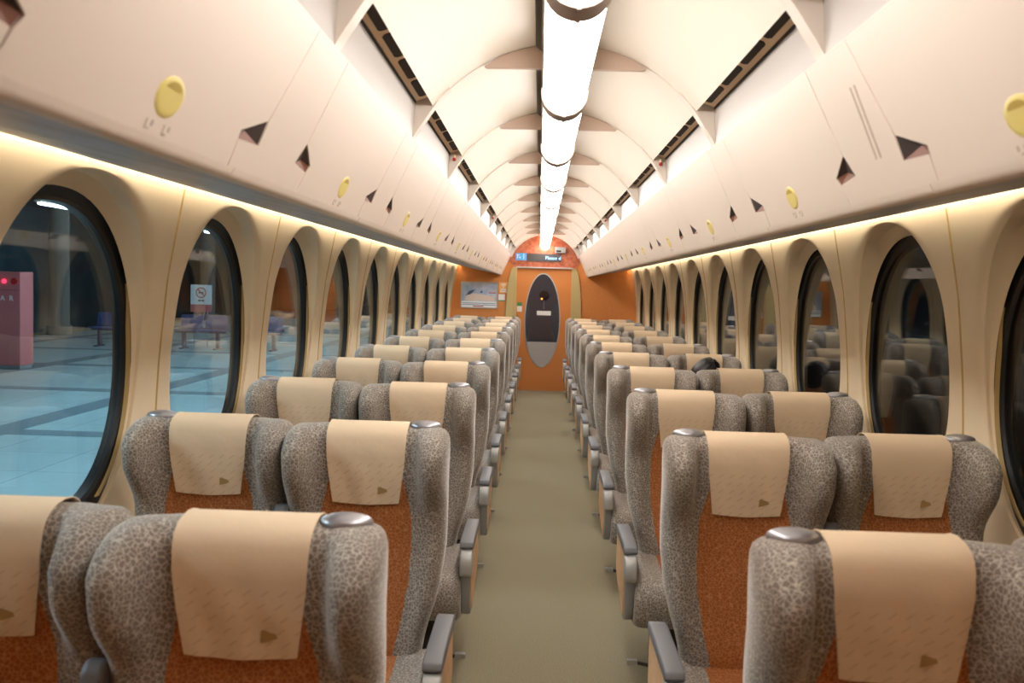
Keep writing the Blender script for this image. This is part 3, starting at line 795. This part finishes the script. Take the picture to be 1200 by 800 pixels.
# fittings on the bulkhead
def on_end(x0, x1, z0, z1, t=.004, y=D): return MB().box(x0, x1, y - t, y, z0, z1)
po = empty('poster', (-.968, D, 1.42)); tag(po, 'framed poster of a white building under blue sky on the end wall', 'poster')
def rel(o, mb): mb.v = [(a - o.location.x, b - o.location.y, c - o.location.z) for a, b, c in mb.v]; return mb
px0, px1, pz0, pz1 = -1.246, -.690, 1.222, 1.617
m = MB()
for b in ((px0, px1, pz0, pz0 + .014), (px0, px1, pz1 - .014, pz1), (px0, px0 + .014, pz0, pz1), (px1 - .014, px1, pz0, pz1)): m.box(b[0], b[1], D - .02, D, b[2], b[3])
rel(po, m).build('frame', POSTERF, po)
rel(po, on_end(px0 + .01, px1 - .01, pz0 + .01, pz0 + .105, .008)).build('caption_band', WHITE, po)
rel(po, on_end(px0 + .01, px1 - .01, pz0 + .105, pz1 - .01, .008)).build('picture', SKYP, po)
m = MB(); m.prism([(-1.19, 1.335), (-1.16, 1.40), (-1.06, 1.445), (-.90, 1.43), (-.76, 1.39), (-.72, 1.335)], f3, D - .011, D - .007)
for i in range(9): m.box(-1.15 + .046 * i, -1.125 + .046 * i, D - .0125, D - .0105, 1.335, 1.43 - .003 * abs(i - 3))
rel(po, m).build('printed_building', BLDG, po)
m = MB(); m.prism([(-1.18, 1.40), (-1.12, 1.475), (-1.03, 1.505), (-1.07, 1.455), (-1.10, 1.43)], f3, D - .012, D - .0085); m.prism([(-.96, 1.45), (-.93, 1.50), (-.92, 1.455)], f3, D - .012, D - .0085)
for i in range(2): m.box(-1.22, -.72, D - .010, D - .0075, 1.292 - .024 * i, 1.300 - .024 * i)
rel(po, m).build('printed_lines', ROOFB, po)
m = MB(); m.box(-1.06, -.9, D - .0105, D - .0075, 1.245, 1.258); m.box(-.83, -.72, D - .0105, D - .0075, 1.45, 1.462); rel(po, m).build('printed_red', RED, po)
wf = empty('sticker', (-.607, D, 1.535)); tag(wf, 'orange sticker with white signal arcs beside the poster', 'sticker')
rel(wf, on_end(-.675, -.54, 1.455, 1.62)).build('backing', ORST, wf)
m = MB()
for r_ in (.018, .033, .048):
    m.grid(lambda u, q: (-.607 + (r_ + .008 * q) * math.sin(-.8 + 1.6 * u), D - .0045 - .0003, 1.545 + (r_ + .008 * q) * math.cos(-.8 + 1.6 * u)), 10, 1)
m.ellipsoid((-.607, D - .0045, 1.545), (.008, .001, .008), nu=10, nv=6)
rel(wf, m).build('signal_arcs', WHITE, wf)
m = MB(); m.box(-.65, -.565, D - .005, D - .004, 1.505, 1.522); m.box(-.655, -.56, D - .005, D - .004, 1.475, 1.492); rel(wf, m).build('print_line', WHITE, wf)
gs = empty('notice', (-.63, D, 1.385)); tag(gs, 'small white notice with green foot below the orange sticker', 'notice')
rel(gs, on_end(-.68, -.58, 1.352, 1.44)).build('sheet', WHITE, gs); rel(gs, on_end(-.68, -.58, 1.335, 1.352)).build('green_band', GRST, gs)
YL = D - .014
sg = empty('car_sign', (-.36, YL, 2.0)); tag(sg, 'blue square car number sign left of the display', 'sign')
rel(sg, on_end(-.435, -.275, 1.955, 2.062, .006, YL)).build('plate', SIGNB, sg)
m = MB()
for b in ((-.415, -.405, 1.975, 2.045), (-.405, -.375, 2.028, 2.038), (-.395, -.36, 1.998, 2.008), (-.375, -.365, 1.975, 2.0)): m.box(b[0], b[1], YL - .008, YL - .005, b[2], b[3])
rel(sg, m).build('glyph', WHITE, sg)
text('digit', '1', .11, WHITE, Matrix.Translation((.045, -.007, .008)) @ Matrix.Rotation(PI / 2, 4, 'X'), sg)
ld = empty('led_display', (-.01, YL, 2.0)); tag(ld, 'dark display with blue lit text above the door', 'display')
rel(ld, on_end(-.265, .245, 1.945, 2.06, .012, YL)).build('panel', LEDM, ld)
text('lit_text', 'Please d', .072, LEDT, Matrix.Translation((.253, -.0135, -.003)) @ Matrix.Rotation(PI / 2, 4, 'X'), ld, align='RIGHT')
cm = empty('monitor_box', (.23, YL, 2.13)); tag(cm, 'small grey box with a dark slot right of the lamp end', 'box')
rel(cm, MB().box(.155, .31, YL - .07, YL, 2.075, 2.165)).build('case', GREYM, cm, bevel=.008); rel(cm, MB().box(.168, .24, YL - .073, YL - .069, 2.09, 2.115)).build('slot', BLACK, cm)

# wall behind the camera
struct(MB().box(-1.46, 1.46, YN - .05, YN, 0, 2.44).build('wall_front', ORANGE_W))

# ------------------------------------------------------------------ platform on the left
struct(MB().box(-13.5, -1.62, -8, 70, -.3, 0).build('platform_floor', TILE), 'pale blue tiled platform floor')
sm = MB()
for x in (-5.35, -8.55, -11.75): sm.box(x - .17, x + .17, -8, 70, .0, .003)
for k in range(-4, 19):
    y = 9.0 + 3.55 * k; sm.box(-13.3, -1.7, y - .15, y + .15, .0, .0025)
tn += 1; struct(sm.build('platform_floor_strips', TSTRIP), 'darker grey bands in the platform floor')
struct(MB().box(-13.3, -13.0, -8, 70, .0, .004).build('platform_edge_line', YEL))
struct(MB().box(-20.2, -20, -10, 90, -2, 7).build('tunnel_wall', TUNNEL))
struct(MB().box(-20.2, 4.2, 70, 70.2, -2, 7).build('tunnel_end_wall', TUNNEL))
struct(MB().box(-20.2, -2.0, -10, 90, 4.2, 4.3).build('platform_ceiling', TUNNEL))
struct(MB().box(-20.2, -13.5, -10, 90, -1.4, -1.2).build('track_bed_ground', DARKT))
struct(MB().box(3.4, 3.6, -10, 90, -2, 7).build('dark_tunnel_wall', DARKT))
struct(MB().box(1.5, 3.6, -10, 90, -1.4, -1.2).build('dark_track_ground', DARKT))
def column(x, y, w_, h, m, label):
    r = empty('platform_column', (x, y, 0)); tag(r, label, 'column')
    a = MB(); a.prism([(w_ * .5 * math.cos(2 * PI * i / 24), w_ * .5 * math.sin(2 * PI * i / 24)) for i in range(24)], lambda p, q, d: (p, q, d), 0, h); a.build('shaft', m, r, smooth=40)
    b = MB(); b.prism([(w_ * .62 * math.cos(2 * PI * i / 24), w_ * .62 * math.sin(2 * PI * i / 24)) for i in range(24)], lambda p, q, d: (p, q, d), 0, .25); b.build('plinth', m, r, smooth=40)
    c = MB(); c.tube((0, 0, h), (0, 0, 4.2), w_ * .5, 24, r2=w_ * .75); c.build('capital', m, r, smooth=40)
column(-12.6, 24.2, .5, 3.5, COLM, 'pale stone column seen through the nearest left window')
column(-12.6, 35.2, .55, 3.5, COLM, 'pale stone column seen through the second left window')
column(-10.6, 40.0, 1.3, 3.5, REDCOL, 'thick reddish brown column far along the platform')
# tubes
tm = MB(); tm.tube((0, -1.05, 0), (0, 1.05, 0), .03, 10); TM = tm.mesh('tube', TUBE, smooth=40)
tb = MB(); tb.box(-.07, .07, -1.1, 1.1, .03, .09); TB = tb.mesh('casing', HOUS)
tr_ = MB(); tr_.tube((0, -.8, .09), (0, -.8, 1.2), .008, 6); tr_.tube((0, .8, .09), (0, .8, 1.2), .008, 6); TR = tr_.mesh('hanger', DARKM)
for x, ys, nm in ((-10.3, (10.5, 20.0, 29.5, 39.0), 'far'), (-4.3, (1.5, 6, 10.5, 15, 20, 25, 32, 39), 'near')):
    for i, y in enumerate(ys):
        r = empty('tube_light', (x, y, 3.0)); tag(r, 'white platform tube light in the %s row, %s' % (nm, 'nearest' if i == 0 else ORD[i] + ' from the front'), 'tube light', 'platform tube lights')
        put('tube', TM, r); put('casing', TB, r); put('hanger', TR, r)
# benches
TUBEF = mat('platform_tube_far', (230, 245, 255), .4, emit=((205, 232, 255), 22))
tm = MB(); tm.tube((0, -1.05, 0), (0, 1.05, 0), .024, 10); TMF = tm.mesh('tube', TUBEF, smooth=40)
for o in list(COL.objects):
    if o.name.startswith('tube') and o.parent and o.parent.location.x < -8 and o.data is TM: o.data = TMF
def bench(x, y, n, label):
    r = empty('bench', (x, y, 0)); tag(r, label, 'bench', 'blue platform benches'); w_ = .56
    for i in range(n):
        cx = (i - (n - 1) / 2) * w_
        m = MB(); m.prism([(-.24, .415), (-.22, .44), (.2, .43), (.22, .41), (.18, .395), (-.22, .40)], lambda a, b, d: (d, a, b), cx - .25, cx + .25); m.build('seat', BENCH, r, bevel=.006)
        m = MB(); m.prism([(.19, .46), (.215, .455), (.275, .74), (.25, .75)], lambda a, b, d: (d, a, b), cx - .25, cx + .25); m.build('backrest', BENCH, r, bevel=.006)
    m = MB(); m.box(-n * w_ / 2, n * w_ / 2, -.03, .03, .36, .40); m.box(-n * w_ / 2, n * w_ / 2, .18, .21, .42, .46); m.build('beam', BENCHF, r)
    for s in (-1, 1):
        cx = s * (n * w_ / 2 - .18)
        m = MB(); m.prism([(-.05, .37), (.05, .37), (.09, .03), (.22, .03), (.22, 0), (-.22, 0), (-.22, .03), (-.03, .03)], lambda a, b, d: (d, a, b), cx - .03, cx + .03); m.build('leg', BENCHF, r)
        m = MB(); m.box(cx - .02, cx + .02, .03, .2, .39, .43); m.build('back_bracket', BENCHF, r)
bench(-9.45, 20.6, 2, 'blue platform bench seen through the nearest left window')
bench(-7.55, 20.6, 2, 'blue platform bench in front of the no smoking sign')
bench(-6.3, 20.6, 2, 'blue platform bench at the far edge of the second left window')
# no smoking stand
ns = empty('sign_stand', (-7.8, 21.3, 0)); tag(ns, 'white no smoking sign on two thin legs behind a bench', 'sign')
m = MB(); m.box(-.24, .24, -.012, .012, .97, 1.42); m.build('board', WHITE, ns)
m = MB(); m.box(-.24, .24, -.014, .014, .80, .97); m.build('red_board', FIREB, ns)
for x in (-.15, .15):
    m = MB(); m.tube((x, 0, 0), (x, 0, .82), .012, 8); m.build('leg', STEEL, ns)
m = MB()
m.grid(lambda u, q: ((.10 + .022 * q) * math.cos(2 * PI * u), -.0155, 1.24 + (.10 + .022 * q) * math.sin(2 * PI * u)), 32, 1, 0, True)
m.prism([(-.075, .085), (-.09, .07), (.075, -.085), (.09, -.07)], lambda a, b, d: (a, d, 1.24 + b), -.0155, -.013); m.build('ban_ring', RED, ns)
m = MB(); m.box(-.06, .06, -.0155, -.0125, 1.225, 1.25); m.box(-.07, -.01, -.0155, -.0125, 1.04, 1.075); m.box(.01, .07, -.0155, -.0125, 1.04, 1.075); m.build('pictogram', BLACK, ns)
# fire cabinet
fc = empty('fire_cabinet', (-8.92, 15.15, 0)); tag(fc, 'pinkish red fire alarm cabinet standing on the platform', 'cabinet')
m = MB(); m.box(-.46, .46, -.18, .22, .06, 1.585); m.build('body', FIREB, fc, bevel=.012)
m = MB(); m.box(-.44, .44, -.16, .20, 0, .06); m.build('plinth', STEEL, fc)
m = MB(); m.box(-.45, .45, -.183, -.179, 1.285, 1.291); m.build('seam', DARKM, fc)
m = MB(); m.ellipsoid((.20, -.19, 1.43), (.035, .025, .035)); m.build('alarm_light', REDL, fc, smooth=60)
m = MB(); m.tube((.37, -.205, 1.43), (.37, -.18, 1.43), .055, 20); m.build('alarm_bell', RED, fc, smooth=40)
text('lettering', 'A  R', .12, WHITE, Matrix.Translation((.24, -.183, 1.15)) @ Matrix.Rotation(PI / 2, 4, 'X'), fc)

# ------------------------------------------------------------------ world, camera
wd = bpy.data.worlds.new('World'); SC.world = wd; wd.use_nodes = True
wd.node_tree.nodes['Background'].inputs['Color'].default_value = (.02, .03, .035, 1)
wd.node_tree.nodes['Background'].inputs['Strength'].default_value = .3
f_px, vx, vy, roll = 1100.0, 632.27, 337.93, .0283
yc = Vector((vx - 600, -(vy - 400), -f_px)).normalized()
xc = Vector((math.cos(roll), -math.sin(roll), 0)); xc.z = -(xc.x * yc.x + xc.y * yc.y) / yc.z; xc.normalize()
zc = xc.cross(yc)
cam = bpy.data.cameras.new('camera'); co = bpy.data.objects.new('camera', cam); COL.objects.link(co)
cam.sensor_width = 36; cam.lens = 36 * f_px / 1200; cam.clip_start = .05; cam.clip_end = 200
M = Matrix((xc, yc, zc)).to_4x4(); M.translation = (-.065, 0, 1.541)
co.matrix_world = M
cam.dof.use_dof = True; cam.dof.focus_distance = 5.2; cam.dof.aperture_fstop = 5.0
SC.camera = co
vs = SC.view_settings; SC.display_settings.display_device = 'sRGB'
vs.view_transform = 'Standard'; vs.look = 'None'; vs.gamma = 1; vs.use_curve_mapping = False; vs.exposure = .27
SC.cycles.use_denoising = True
SC.cycles.max_bounces = 10; SC.cycles.diffuse_bounces = 5; SC.cycles.transparent_max_bounces = 16
SC.cycles.sample_clamp_indirect = 6
